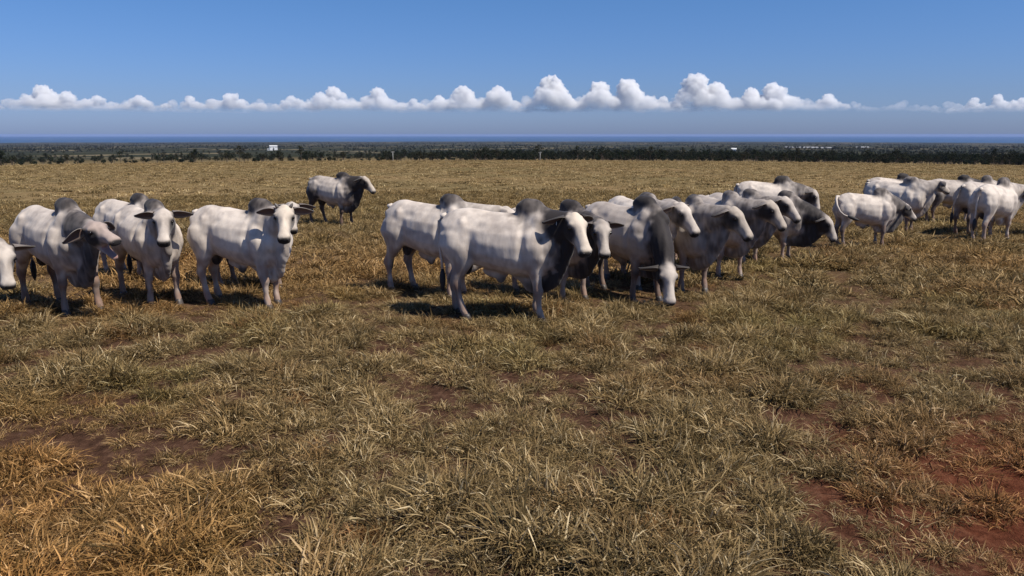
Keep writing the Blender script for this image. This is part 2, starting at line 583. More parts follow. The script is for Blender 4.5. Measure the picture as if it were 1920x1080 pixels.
    if mouth:
        ja = R(-mouth)
        rj = []
        for (s_, w, t_, b_) in ((.05, .07, -.09, -.19), (.18, .078, -.10, -.20), (.30, .068, -.095, -.175), (.40, .062, -.085, -.150), (.47, .060, -.082, -.145), (.52, .044, -.086, -.135)):
            ds = s_ - .08
            pt = hpnt(.08 + ds * math.cos(ja), 0, (t_ + b_) / 2 + ds * math.sin(ja))
            rj.append((ering(pt, sd, up, w, (t_ - b_) / 2), s_))
        S.loft(rj, 'jaw')
    for side in (1, -1):
        S.ellipsoid(hpnt(.135, side * .108, .062), (.05, .034, .034), 'head', HM, par=.15)
        S.ellipsoid(hpnt(.09, side * .088, -.09), (.10, .052, .095), 'head', HM, par=.1)
        S.ellipsoid(hpnt(.505, side * .054, -.005), (.042, .040, .042), 'head', HM, par=.57)
        S.ellipsoid(hpnt(.01, side * .10, .02), (.05, .045, .045), 'head', HM, par=.0)
    S.ellipsoid(hpnt(.03, 0, .075), (.085, .075, .055), 'head', HM, par=.03)
    # -- join into one skin
    src = mesh_from('tmp', S.v, S.f)
    tmp = bpy.data.objects.new('tmp', src)
    COL.objects.link(tmp)
    mo = tmp.modifiers.new('r', 'REMESH'); mo.mode = 'VOXEL'; mo.voxel_size = voxel
    ms = tmp.modifiers.new('s', 'SMOOTH'); ms.factor = .5; ms.iterations = 5 if voxel < .025 else 4
    dg = bpy.context.evaluated_depsgraph_get()
    me = bpy.data.meshes.new_from_object(tmp.evaluated_get(dg), depsgraph=dg)
    bpy.data.objects.remove(tmp); bpy.data.meshes.remove(src)
    nvt = len(me.vertices)
    co = np.empty(nvt * 3, np.float32); me.vertices.foreach_get('co', co); co = co.reshape(-1, 3).astype(float)
    nrm = np.empty(nvt * 3, np.float32); me.vertices.foreach_get('normal', nrm); nrm = nrm.reshape(-1, 3).astype(float)
    # -- which source piece is nearest
    kd = kdtree.KDTree(len(S.v))
    for i, v in enumerate(S.v): kd.insert(v, i)
    kd.balance()
    names = {'torso': 0, 'hump': 1, 'hind': 2, 'fore': 3, 'neck': 4, 'dewlap': 5, 'head': 6, 'jaw': 7, 'sheath': 8, 'scrotum': 9}
    near = np.fromiter((kd.find(c)[1] for c in co), int, nvt)
    tagv = np.array([names[t] for t in S.tag])[near]
    parv = np.array(S.par)[near]
    ed = np.empty(len(me.edges) * 2, np.int32); me.edges.foreach_get('vertices', ed); ed = ed.reshape(-1, 2)
    deg = np.bincount(ed.ravel(), minlength=nvt).astype(float)
    def soften(a, k):
        for _ in range(k):
            s_ = np.bincount(ed[:, 0], a[ed[:, 1]], nvt) + np.bincount(ed[:, 1], a[ed[:, 0]], nvt)
            a = .4 * a + .6 * s_ / np.maximum(deg, 1)
        return a
    def soft_w(a): return soften(a, 3)
    ax, ay, az = co[:, 0], np.abs(co[:, 1]), co[:, 2]
    body = np.isin(tagv, (0, 1, 2, 3))
    # -- muscle relief
    def g(cx, cy, cz, rx, ry, rz): return np.exp(-(((ax - cx) / rx) ** 2 + ((ay - cy) / ry) ** 2 + ((az - cz) / rz) ** 2))
    d = np.zeros(nvt)
    d += -.026 * g(-.27, .28, 1.32, .10, .16, .07) - .022 * g(-.44, .24, 1.40, .05, .1, .05)
    d += .034 * g(-.50, .28, 1.37, .055, .12, .05) + .02 * g(-.78, .2, 1.30, .05, .12, .07) + .016 * g(-.2, 0, 1.46, .5, .04, .06)
    d += -.034 * g(-.38, .30, 1.08, .06, .2, .20)
    d += -.042 * g(.335, .34, 1.10, .05, .2, .26)
    d += .028 * g(.46, .28, 1.16, .10, .2, .16)
    d += -.030 * g(.60, .25, 1.20, .06, .2, .20)
    d += .026 * g(-.62, .32, 1.10, .12, .2, .16)
    d += -.016 * g(-.76, .24, 1.15, .05, .2, .16)
    d += -.020 * g(.33, .2, 1.42, .07, .14, .06)
    ribs = np.exp(-(((ax - .08) / .28) ** 2 + ((az - 1.05) / .24) ** 2)) * (ay > .2)
    d += .0006 * ribs * np.sin(2 * math.pi * (ax + .25 * az) / .105)
    wr = np.isin(tagv, (4, 5)).astype(float)
    d += wr * np.clip((1.25 - az) / .2, 0, 1) * .0022 * np.sin(2 * math.pi * (ax * .9 + .35 * az + .25 * co[:, 1]) / .085 + 2.0 * np.sin(az * 9))
    strk = np.array([mnoise.noise(Vector((c[0] * 15, c[1] * 5, c[2] * 2.6 + seed))) for c in co])
    strz = np.exp(-(((ax - .38) / .30) ** 2 + ((az - 1.12) / .30) ** 2)) + .5 * np.exp(-(((ax + .45) / .18) ** 2 + ((az - 1.0) / .25) ** 2))
    d += np.where(body | (wr > 0), 1., 0.) * np.clip(strz, 0, 1) * .006 * strk
    ncol = np.array([mnoise.noise(Vector(c) * 2.3 + Vector((seed * 1.7, 3, 0))) for c in co])
    nmid = np.array([mnoise.noise(Vector(c) * 8.0 + Vector((0, seed, 5))) for c in co])
    nstr = np.array([mnoise.noise(Vector((c[0] * 26, c[1] * 22, c[2] * 6 + seed))) for c in co])
    fold = np.array([1 - 2.2 * abs(mnoise.noise(Vector((c[0] * 7.5 + .9 * c[2], c[1] * 3.2, c[2] * 2.0 + seed * 2)))) for c in co])
    fz = soft_w(wr * np.clip((1.36 - az) / .25, 0, 1) + .55 * np.exp(-(((ax - .55) / .2) ** 2 + ((az - 1.0) / .25) ** 2)) * body + .45 * np.exp(-(((ax + .36) / .11) ** 2 + ((az - .92) / .16) ** 2)) * body)
    d += np.clip(fz, 0, 1) * .013 * np.clip(fold, -.6, 1)
    lump = np.array([mnoise.noise(Vector(c) * 4.5 + Vector((seed, 0, 0))) for c in co])
    d += np.where(tagv == 6, .3, 1.0) * .010 * lump
    rel = co - np.array(occ)
    hs = rel @ np.array(fw); hb = np.abs(rel @ np.array(sd)); hu = rel @ np.array(up)
    hd = (tagv == 6).astype(float)
    d += hd * (-.014 * np.exp(-(((hs - .18) / .035) ** 2 + ((hu - .02) / .028) ** 2)) * (hb > .07) - .012 * np.exp(-(((hs - .27) / .06) ** 2 + ((hb - .05) / .03) ** 2)) * (hu > 0)
               + .008 * np.exp(-(((hs - .13) / .03) ** 2 + ((hu - .06) / .03) ** 2)) * (hb > .07) - .008 * np.exp(-(((hs - .40) / .06) ** 2 + ((hu + .03) / .03) ** 2)))
    co = co + nrm * d[:, None]
    # -- coat colour
    W_, G_, D_ = (np.array(COATS[k]) for k in ('white', 'grey', 'dark'))
    dark = np.zeros(nvt)
    hz = np.clip((az - 1.40) / .18, 0, 1)
    dark += (tagv == 1) * min(1, dark_hump * 1.15) * (0.40 + .60 * hz) * np.interp(ax, [.15, .35, .62], [1.12, 1.0, .70])
    nt_ = np.clip(parv, 0, 1)
    dark += (tagv == 4) * dark_neck * np.interp(nt_, [0, .25, .6, 1], [.25, .9, 1, .75])
    dark += (tagv == 5) * dark_neck * np.interp(parv, [-.2, .1, .4, .9], [.1, .45, .95, 1])
    dark += (tagv == 2) * dark_hind * np.clip((1.30 - az) / .3, 0, 1) * (az > .3)
    dark += np.isin(tagv, (2, 3)) * dark_leg * np.clip((.75 - az) / .3, 0, 1)
    dark += (tagv == 0) * (dark_hind * .45 * np.clip((-.40 - ax) / .22, 0, 1) + dark_neck * .45 * np.clip((ax - .48) / .22, 0, 1) + .10 * dark_hind)
    dark += (tagv == 8) * .55 + (tagv == 9) * .75
    dark += np.isin(tagv, (2, 3)) * .20 * np.exp(-((az - .45) / .06) ** 2)
    headm = np.isin(tagv, (6, 7))
    dark[headm] = face_dark
    rel = co - np.array(occ)
    hs = rel @ np.array(fw); hb = rel @ np.array(sd); hu = rel @ np.array(up)
    side_face = np.clip((np.abs(hb) - .05) / .04, 0, 1) * np.clip((.075 - hu) / .07, 0, 1)
    dark += (tagv == 6) * side_face * (.30 + dark_neck * .75) * np.clip((.36 - hs) / .12, 0, 1)
    # soften the mask along the skin
    dark = soften(dark, 9)
    dark = np.clip(dark + np.clip(4 * dark * (1 - dark), 0, 1) * (.20 * nmid + .16 * nstr + .12 * ncol), 0, 1)
    base = W_ * white + G_ * (1 - white)
    col = np.tile(base, (nvt, 1))
    dap_shade = np.clip(.16 + .55 * ncol + .42 * nmid + .22 * nstr + .18 * np.clip((1.0 - az) / .35, 0, 1), 0, .62) * (1 - headm)  # grey dapples; the greyer lower body is partly shade painted into the coat
    col = lerp3(col, np.tile(G_ * 1.0, (nvt, 1)), dap_shade)
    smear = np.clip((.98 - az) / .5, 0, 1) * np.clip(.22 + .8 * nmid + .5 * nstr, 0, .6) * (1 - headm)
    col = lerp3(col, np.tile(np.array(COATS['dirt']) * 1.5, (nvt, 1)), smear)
    fc = soften(headm.astype(float), 3)
    fcol = np.array(COATS['cream' if face == 'cream' else 'pink' if face == 'pink' else 'white'])
    col = lerp3(col, np.tile(fcol * (.55 + .45 * max(white, .5)), (nvt, 1)), fc * .8)
    # two step grey: white -> grey -> dark
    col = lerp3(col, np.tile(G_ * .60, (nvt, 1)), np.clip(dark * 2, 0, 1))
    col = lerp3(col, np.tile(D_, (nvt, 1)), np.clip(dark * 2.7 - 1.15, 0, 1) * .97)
    # skin that shows dark: nose pad, lips and round the eyes
    nose = np.isin(tagv, (6,)) * np.clip((hs - .487) / .03, 0, 1) * np.clip((.030 - hu) / .03 + (hs > .54), 0, 1)
    lip = (tagv == 6) * np.clip((hs - .37) / .1, 0, 1) * np.clip((-.045 - hu) / .03, 0, 1) * .6
    eyer = (tagv == 6) * np.exp(-(((hs - .175) / .070) ** 2 + ((hu - .022) / .052) ** 2)) * (np.abs(hb) > .07)
    mline = (tagv == 6) * (hs > .30) * np.exp(-((hu + .072 + .03 * (hs - .3)) / .010) ** 2) * .7
    blk = np.clip(nose + lip + .95 * eyer + mline, 0, 1)
    col = lerp3(col, np.tile(D_ * .55, (nvt, 1)), soften(blk, 1))
    if mouth:
        inner = ((tagv == 7) & (hu > -.11 - (hs - .08) * math.tan(R(mouth)))).astype(float)
        col = lerp3(col, np.tile(np.array((.30, .12, .10)), (nvt, 1)), inner * .6)
    # reddish dust on the lower legs
    dust = np.isin(tagv, (2, 3)) * np.clip((.42 - az) / .25, 0, 1) * (.35 + .4 * lump)
    col = lerp3(col, np.tile(np.array(COATS['dirt']), (nvt, 1)), np.clip(dust, 0, .6))
    legp = np.isin(tagv, (2, 3)) * np.clip((.85 - az) / .3, 0, 1) * np.clip(.38 + .5 * nmid, 0, .7)
    col = lerp3(col, np.tile(np.array((.44, .27, .19)) * (1 - .6 * dark_leg), (nvt, 1)), legp)
    pinkish = np.clip(.5 * np.exp(-((az - .72) / .1) ** 2) * (tagv == 0) + .25 * (tagv == 0) * np.exp(-((ax - .25) / .1) ** 2 - ((az - 1.45) / .08) ** 2), 0, 1)
    col = lerp3(col, np.tile(np.array(COATS['pink']), (nvt, 1)), pinkish * .5)
    col = np.clip(col, .01, .85)

    me.vertices.foreach_set('co', co.astype(np.float32).ravel())
    me.polygons.foreach_set('use_smooth', [True] * len(me.polygons))
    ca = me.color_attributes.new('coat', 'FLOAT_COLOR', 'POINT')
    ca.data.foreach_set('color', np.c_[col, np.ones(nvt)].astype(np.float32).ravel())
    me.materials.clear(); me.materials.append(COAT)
    me.update()
    me.name = 'bull_body'
    # -- assemble
    e = bpy.data.objects.new('bull', None)
    COL.objects.link(e)
    e.empty_display_size = .3
    e.location = (x, y, float(ground_z(x, y)) - .01)
    e.rotation_euler = (0, 0, R(heading))
    e.scale = (scale,) * 3
    props(e, label, 'bull', 'humped bulls on the pasture')
    body_o = link('body', me, None, e)
    for side in (1, -1):
        dirv = (sd * side * .82 - fw * .20 - up * ear_droop - Z * .22).normalized()
        facing = (fw * .72 + up * .12 - sd * side * .1 + Vector((0, 0, -.2)))
        facing = (facing - dirv * facing.dot(dirv)).normalized()
        yv = facing.cross(dirv)
        Mx = Matrix((dirv, yv, facing)).transposed().to_4x4()
        Mx.translation = hpnt(.01, side * .122, .015)
        o = link('ear', ear_mesh(1, dark_neck), None, e)
        o.matrix_local = Mx
        o = link('eye', EYE_ME, None, e)
        o.location = hpnt(.165, side * .124, .032)
        if horns:
            pts = [hpnt(-.0, side * .085, .07), hpnt(-.02, side * .105, .095), hpnt(-.03, side * .118, .115), hpnt(-.035, side * .122, .128)]
            link('horn', tube_mesh('horn', pts, [.026, .022, .014, .004], HORN), None, e)
    for side in (1, -1):
        o = link('nostril', NOSTRIL_ME, None, e)
        o.matrix_local = Matrix.Translation(hpnt(.545, side * .048, -.012)) @ HM.to_4x4()
    for f_ in feet:
        o = link('hoof', HOOF_ME, None, e)
        o.location = f_
    # tail
    if tail == 'hang':
        pts = [(-.90, 0, 1.44), (-.97, .0, 1.43), (-1.01, .01, 1.36), (-1.025, .015, 1.2), (-1.02, .02, 1.0), (-1.0, .025, .82), (-.99, .03, .66)]
    elif tail == 'side':
        pts = [(-.90, 0, 1.44), (-.97, -.03, 1.45), (-1.03, -.10, 1.38), (-1.04, -.20, 1.22), (-.98, -.30, 1.06), (-.88, -.37, .97), (-.76, -.42, .93)]
    else:
        pts = [(-.90, 0, 1.44), (-.98, .02, 1.42), (-1.03, .05, 1.33), (-1.06, .09, 1.15), (-1.06, .14, .96), (-1.03, .18, .80), (-1.0, .2, .66)]
    pts = [Vector((p[0] * KX, p[1], p[2] - .03)) for p in pts]
    tme = tube_mesh('tail', pts, [.045, .042, .034, .027, .022, .019, .018], None)
    tc_ = tme.color_attributes.new('coat', 'FLOAT_COLOR', 'POINT')
    tcol = np.tile(np.append(base * (1 - .5 * dark_hind), 1), (len(tme.vertices), 1)).astype(np.float32)
    tc_.data.foreach_set('color', tcol.ravel())
    tme.materials.append(COAT)
    t_o = link('tail', tme, None, e)
    dv = (pts[-1] - pts[-2]).normalized()
    if tail != 'side': dv = Vector((0, 0, -1))
    sw = [pts[-1] - dv * .03 + dv * q for q in (0, .08, .17, .27, .33)]
    link('switch', tube_mesh('switch', sw, [.018, .042, .046, .03, .006], TAILH), None, t_o)
    if tag:
        tg = mesh_from('ear_tag', [(0, -.018, 0), (0, .018, 0), (0, .018, -.045), (0, -.018, -.045), (.004, -.018, 0), (.004, .018, 0), (.004, .018, -.045), (.004, -.018, -.045)],
                       [(0, 1, 2, 3), (7, 6, 5, 4), (0, 4, 5, 1), (1, 5, 6, 2), (2, 6, 7, 3), (3, 7, 4, 0)], False)
        tg.materials.append(simple_mat('white_tag', (.75, .75, .72), .4))
        o = link('ear_tag', tg, None, e)
        o.location = hpnt(-.03, -.2, -.08)
    return e

#BULLS_BEGIN
# left cluster
make_bull('bull with pale lowered face and dark ear standing before the bellowing bull', -8.12, 10.2, -12, 1.0,
          neck=(-8, -9), nlen=.66, head=(-52, -62), dark_hump=.5, dark_neck=.35, seed=1)
make_bull('grey bull with tall dark hump, raising its pink face with the mouth open', -6.95, 11.3, -33, 1.04,
          neck=(-42, 8), nlen=.62, head=(-30, -14), roll=10, white=.85, dark_hump=.78, dark_neck=.58, dark_leg=.45, face='pink', mouth=22, legs=(6, -7, 9, -4), seed=2)
make_bull('white bull grazing behind the others, mostly hidden, its black ear beside a dewlap', -7.3, 14.2, -30, .97,
          neck=(-45, -40), nlen=.78, head=(-50, -55), white=.85, dark_hump=.75, dark_neck=.5, seed=3)
make_bull('white bull facing front with broad white forehead, dark hump and drooping pink dewlap', -5.84, 11.85, -42, 1.0,
          neck=(-60, 30), nlen=.56, head=(-70, -42), white=.95, dark_hump=.75, dark_neck=.35, dark_leg=.3, legs=(4, -4, 3, -5), ear_droop=.1, seed=4)
make_bull('bright white bull standing square with cream face, small horns and white legs', -4.2, 11.5, -20, 1.02,
          neck=(-50, 34), nlen=.54, head=(-78, -40), white=1.0, dark_hump=.72, dark_neck=.12, dark_leg=.08, face='cream', face_dark=.05, horns=True, legs=(-3, 4, -2, 5), ear_droop=.12, seed=5)
make_bull('pale bull peering out from behind the bright white one, dark ear spread', -4.55, 12.85, -24, .93,
          neck=(-36, 36), nlen=.68, head=(-76, -44), white=.75, dark_hump=.5, dark_neck=.35, dark_leg=.55, ear_droop=.15, seed=6)
# lone bull
make_bull('lone bull with black neck, hump and thighs standing apart on the open grass', -5.77, 24.2, -24, 1.04,
          neck=(-20, 26), nlen=.56, head=(-16, -44), white=.7, dark_hump=1.0, dark_neck=1.0, dark_hind=.95, dark_leg=.95, face='cream', legs=(8, -6, 3, -4), voxel=.026, seed=7)
# centre cluster
make_bull('large cream bull seen side on, black neck and dark hump, in front of the herd', -.14, 10.5, -13, 1.04,
          neck=(-36, 28), nlen=.48, head=(-64, -47), white=.95, dark_hump=.66, dark_neck=1.0, dark_hind=.12, dark_leg=.3, face='cream', face_dark=.0, legs=(-5, 7, -2, 6), seed=8, tag=True)
make_bull('white bull whose rump shows behind the large cream bull', -1.32, 12.2, -30, 1.02,
          neck=(-8, 16), nlen=.66, head=(8, -40), white=.95, dark_hump=.72, dark_neck=.2, dark_leg=.2, legs=(5, -5, 0, 0), seed=9)
make_bull('bull with narrow pale face and wide dark ears between cream bull and grazing bull', .64, 12.1, -42, .98,
          neck=(-62, 12), nlen=.58, head=(-84, -50), white=.6, dark_hump=.85, dark_neck=.7, dark_leg=.3, ear_droop=.2, legs=(0, 0, 5, -4), seed=10)
make_bull('grey bull grazing with its dark neck stretched down and white head in the grass', 1.86, 12.25, -50, 1.02,
          neck=(-80, -44), nlen=.80, head=(-84, -62), white=.45, dark_hump=.95, dark_neck=1.0, dark_leg=.6, face_dark=.0, legs=(0, 0, 6, -6), seed=11)
make_bull('white faced bull looking over the back of the grazing bull', 2.2, 13.35, -68, 1.02,
          neck=(-58, 24), nlen=.62, head=(-48, -44), white=1.0, dark_hump=.55, dark_neck=.22, seed=12)
make_bull('grey bull with long cream face in profile, second head along from the grazing bull', 2.98, 13.05, -74, 1.0,
          neck=(-48, 22), nlen=.62, head=(-42, -46), white=.55, dark_hump=.6, dark_neck=.35, dark_leg=.4, face='cream', ear_droop=.35, legs=(0, 0, 4, -4), seed=13)
make_bull('bull hidden amid the herd, only dark hump and ear rising above the others', 3.33, 15.4, -95, .90,
          neck=(-130, 6), nlen=.60, head=(-140, -50), white=.6, dark_hump=.85, dark_neck=.6, voxel=.026, seed=14)
make_bull('grey humped bull with pale face and pink muzzle beside the long cream face', 3.95, 14.45, -66, 1.0,
          neck=(-40, 24), nlen=.60, head=(-36, -48), white=.6, dark_hump=.45, dark_neck=.42, face='cream', legs=(0, 0, 5, -5), voxel=.024, seed=15)
make_bull('bull with clean white face and raised chin behind the pink muzzled bull', 4.78, 16.0, -58, .98,
          neck=(-42, 26), nlen=.58, head=(-42, -44), white=.7, dark_hump=.5, dark_neck=.45, voxel=.025, seed=16)
make_bull('dark necked bull lowering its white head at the end of the packed row', 5.6, 16.3, -40, .93,
          neck=(-22, -14), nlen=.66, head=(-30, -58), white=.6, dark_hump=.6, dark_neck=.72, dark_leg=.25, voxel=.026, seed=17)
make_bull('white bull with brown hump standing side on behind the packed row', 7.2, 21.2, -4, 1.0,
          neck=(-12, 2), nlen=.62, head=(-30, -66), white=.95, dark_hump=.75, dark_neck=.5, dark_hind=.3, voxel=.028, seed=18)
# right cluster
make_bull('white bull swishing its pale tail over its flank', 8.75, 18.5, 2, .88,
          neck=(14, -8), nlen=.56, head=(10, -40), white=.95, dark_hump=.5, dark_neck=.6, dark_hind=.2, dark_leg=.5, tail='side', voxel=.027, seed=19)
make_bull('white bull with dark hindquarters behind the other pale bulls', 12.75, 25.3, 6, 1.0,
          neck=(-10, 10), head=(-20, -50), white=.9, dark_hump=.85, dark_neck=.4, dark_hind=.55, voxel=.03, seed=20)
make_bull('snow white bull with raised head turned away, behind the tail swishing bull', 11.45, 22.4, -48, 1.0,
          neck=(-8, 30), nlen=.60, head=(20, -30), white=1.0, dark_hump=.45, dark_neck=.1, dark_leg=.6, voxel=.028, seed=21)
make_bull('grey bull in the middle of the far group with dark belly and hump', 14.75, 25.2, 4, 1.0,
          neck=(10, 12), head=(10, -50), white=.6, dark_hump=.9, dark_neck=.7, dark_hind=.6, voxel=.03, seed=22)
make_bull('grey rumped bull walking away with its tail hanging', 13.6, 21.9, 32, 1.02,
          neck=(30, 14), head=(40, -50), white=.75, dark_hump=.55, dark_neck=.3, dark_leg=.6, tail='swing', voxel=.028, seed=23)
make_bull('white bull with sunlit flank and shaded rump, walking off beside the grey rumped bull', 12.85, 19.95, 34, 1.02,
          neck=(14, 14), head=(-6, -46), white=1.0, dark_hump=.5, dark_neck=.25, dark_leg=.05, legs=(6, -6, -3, 4), voxel=.027, seed=24)
make_bull('dark rumped bull standing just past the head of the sunlit white bull', 15.75, 21.5, 8, 1.0,
          neck=(10, 10), head=(0, -50), white=.3, dark_hump=.9, dark_neck=.9, dark_hind=.85, dark_leg=.8, voxel=.03, seed=25)
#BULLS_END
# ------------------------------------------------------------------ far trees
leaf_m, nt, out = new_mat('tree_leaves')
at = N(nt, 'ShaderNodeAttribute', attribute_name='leaf')
lr = ramp(nt, [(0.0, (.012, .017, .013)), (0.5, (.025, .031, .022)), (1.0, (.048, .052, .034))])
nt.links.new(at.outputs['Fac'], lr.inputs['Fac'])
oi = N(nt, 'ShaderNodeObjectInfo')
tr = ramp(nt, [(0.0, (.75, .85, .75)), (0.5, (1, 1, 1)), (1.0, (1.35, 1.1, .9))])
nt.links.new(oi.outputs['Random'], tr.inputs['Fac'])
lc = mixc(nt, 1.0, lr.outputs['Color'], tr.outputs['Color'], 'MULTIPLY')
df = N(nt, 'ShaderNodeBsdfDiffuse'); tl = N(nt, 'ShaderNodeBsdfTranslucent')
nt.links.new(lc, df.inputs['Color']); nt.links.new(lc, tl.inputs['Color'])
ms_ = N(nt, 'ShaderNodeMixShader'); ms_.inputs[0].default_value = .25
nt.links.new(df.outputs[0], ms_.inputs[1]); nt.links.new(tl.outputs[0], ms_.inputs[2])
nt.links.new(ms_.outputs[0], out.inputs['Surface'])
bark_m = simple_mat('bark', (.10, .075, .055), .9, 3.0, .35)

def crown_mesh(seed, blobs, leaves, height, width, leaf=.55):
    r_ = np.random.default_rng(seed)
    v, f, val = [], [], []
    for b in range(blobs):
        t = (b + r_.random()) / blobs
        zc = height * (.42 + .48 * t)
        rr = width * .5 * (1 - abs(t - .35) * .9) * r_.random() ** .6
        a = r_.random() * 6.283
        c = np.array([rr * math.cos(a), rr * math.sin(a), zc])
        br = width * (.17 + .12 * r_.random())
        for l in range(leaves):
            d = r_.normal(size=3); d /= np.linalg.norm(d)
            p = c + d * br * (.55 + .5 * r_.random()) * np.array([1, 1, .72])
            u = r_.normal(size=3); u /= np.linalg.norm(u)
            w = np.cross(u, d); w /= max(1e-6, np.linalg.norm(w)); u = np.cross(d, w) + .6 * d * (r_.random() - .5)
            sz_ = leaf * (.5 + r_.random())
            k = len(v)
            v += [p - u * sz_ * .5, p + w * sz_ * .35, p + u * sz_ * .5, p - w * sz_ * .35]
            f.append((k, k + 1, k + 2, k + 3))
            val += [min(1, max(0, .5 + .25 * r_.normal()))] * 4
    me = mesh_from('crown', v, f, False)
    a = me.attributes.new('leaf', 'FLOAT', 'POINT'); a.data.foreach_set('value', np.array(val, np.float32))
    me.materials.append(leaf_m)
    return me
def trunk_mesh(seed, height, r0):
    r_ = random.Random(seed)
    top = height * .72
    pts = [Vector((r_.uniform(-.12, .12) * k, r_.uniform(-.12, .12) * k, top * k / 4 - .4 * (k == 0))) for k in range(5)]
    v, f = [], []
    def add(pts, rad, n=7):
        m = tube_mesh('x', pts, rad, None, n)
        b = len(v)
        v.extend([q.co.copy() for q in m.vertices]); f.extend([tuple(b + i for i in p.vertices) for p in m.polygons])
        bpy.data.meshes.remove(m)
    add(pts, [r0 * (1.25 - .22 * k) for k in range(5)])
    for k in range(5):
        a = r_.uniform(0, 6.28); h0 = top * r_.uniform(.35, .75)
        b = Vector((0, 0, h0)); e = b + Vector((math.cos(a) * height * .25, math.sin(a) * height * .25, height * .2))
        add([b, (b + e) / 2 + Vector((0, 0, .1)), e], [r0 * .5, r0 * .35, r0 * .15], 5)
    me = mesh_from('trunk', v, f); me.materials.append(bark_m)
    return me
TREES = []
for k, (bl, lv, h_, w_) in enumerate([(9, 34, 7, 6.5), (11, 34, 8, 6), (8, 36, 5.5, 6.5), (10, 34, 9, 5.5), (6, 34, 3.2, 4.2)]):
    TREES.append((crown_mesh(40 + k, bl, lv, h_, w_), trunk_mesh(60 + k, h_, .17), h_))

def px2xy(u, r):
    a = math.atan2((u - 960) / 1400, 1)
    return r * math.sin(a), r * math.cos(a)

# single trees and bushes one can tell apart along the edge of the pasture: (u of bearing, range, kind, scale)
SINGLE = [(34, 430, 2, .9), (14, 520, 1, 1.15), (52, 420, 4, .75), (76, 430, 4, .95), (90, 600, 3, .8), (122, 520, 4, 1.0), (138, 640, 1, .95), (162, 480, 4, 1.0), (188, 700, 0, .9),
          (205, 460, 4, .9), (236, 640, 3, .95), (240, 1500, 1, 1.6), (262, 440, 4, .8), (278, 560, 2, .8), (320, 470, 3, .55), (334, 520, 3, .6), (348, 430, 4, .8), (366, 440, 4, .8),
          (374, 1400, 2, 1.8), (415, 480, 2, .8), (420, 1500, 1, 1.5), (456, 560, 3, 1.25), (465, 600, 1, .75), (484, 430, 4, .9), (492, 560, 2, .7), (520, 520, 3, .6), (532, 460, 4, 1.1), (550, 470, 4, .8),
          (578, 1300, 0, 1.3), (588, 560, 1, .9), (602, 420, 4, .6), (632, 420, 4, .75), (644, 425, 4, .5), (682, 430, 4, .5), (698, 432, 4, .5), (714, 430, 4, .6), (1040, 460, 2, .75), (1202, 2300, 1, 1.6), (1500, 2600, 3, 1.4)]
for i, (u, r_, kd_, sc_) in enumerate(SINGLE):
    x, y = px2xy(u, r_)
    e = bpy.data.objects.new('bush' if kd_ == 4 else 'tree', None)
    COL.objects.link(e)
    e.location = (x, y, float(ground_z(x, y))); e.scale = (sc_, sc_, sc_ * random.uniform(.85, 1.15)); e.rotation_euler = (0, 0, random.uniform(0, 6.28))
    cm, tm, _ = TREES[kd_]
    link('crown', cm, None, e); link('trunk', tm, None, e)
    if kd_ == 4:
        props(e, 'low dark bush on the pale field below the pasture edge', 'bush', 'scattered bushes beyond the pasture')
    elif r_ > 1000:
        props(e, 'dark tree standing up on the far skyline before the sea', 'tree', 'trees on the far skyline')
    elif kd_ == 3:
        props(e, 'slim upright tree standing on the pale fields below the pasture', 'tree', 'slim trees beyond the pasture')
    else:
        props(e, 'broad dark tree standing on the pale fields below the pasture', 'tree', 'broad trees beyond the pasture')

OWN = {520: 'slim tree standing in front of the tall white farm building', 532: 'low wide bush in front of the tall white farm building', 714: 'small bush next to the thin pale post at the pasture edge',
       1040: 'rounded dark tree beside the thin pale post in front of the wood', 456: 'tallest slim tree rising above its neighbours on the pale fields', 1202: 'lone tree sticking up from the skyline over the dark wood',
       1500: 'slim tree standing by the long pale greenhouse', 14: 'big dark tree at the end of the scattered trees, above a broad low one', 34: 'broad low tree under the big dark tree at the end of the row'}
for o in [q for q in COL.objects if q.name.split('.')[0] in ('tree', 'bush')]:
    for (u, r_, kd_, sc_) in SINGLE:
        x, y = px2xy(u, r_)
        if u in OWN and abs(o.location.x - x) < .01 and abs(o.location.y - y) < .01:
            o['label'] = OWN[u]
            del o['group']

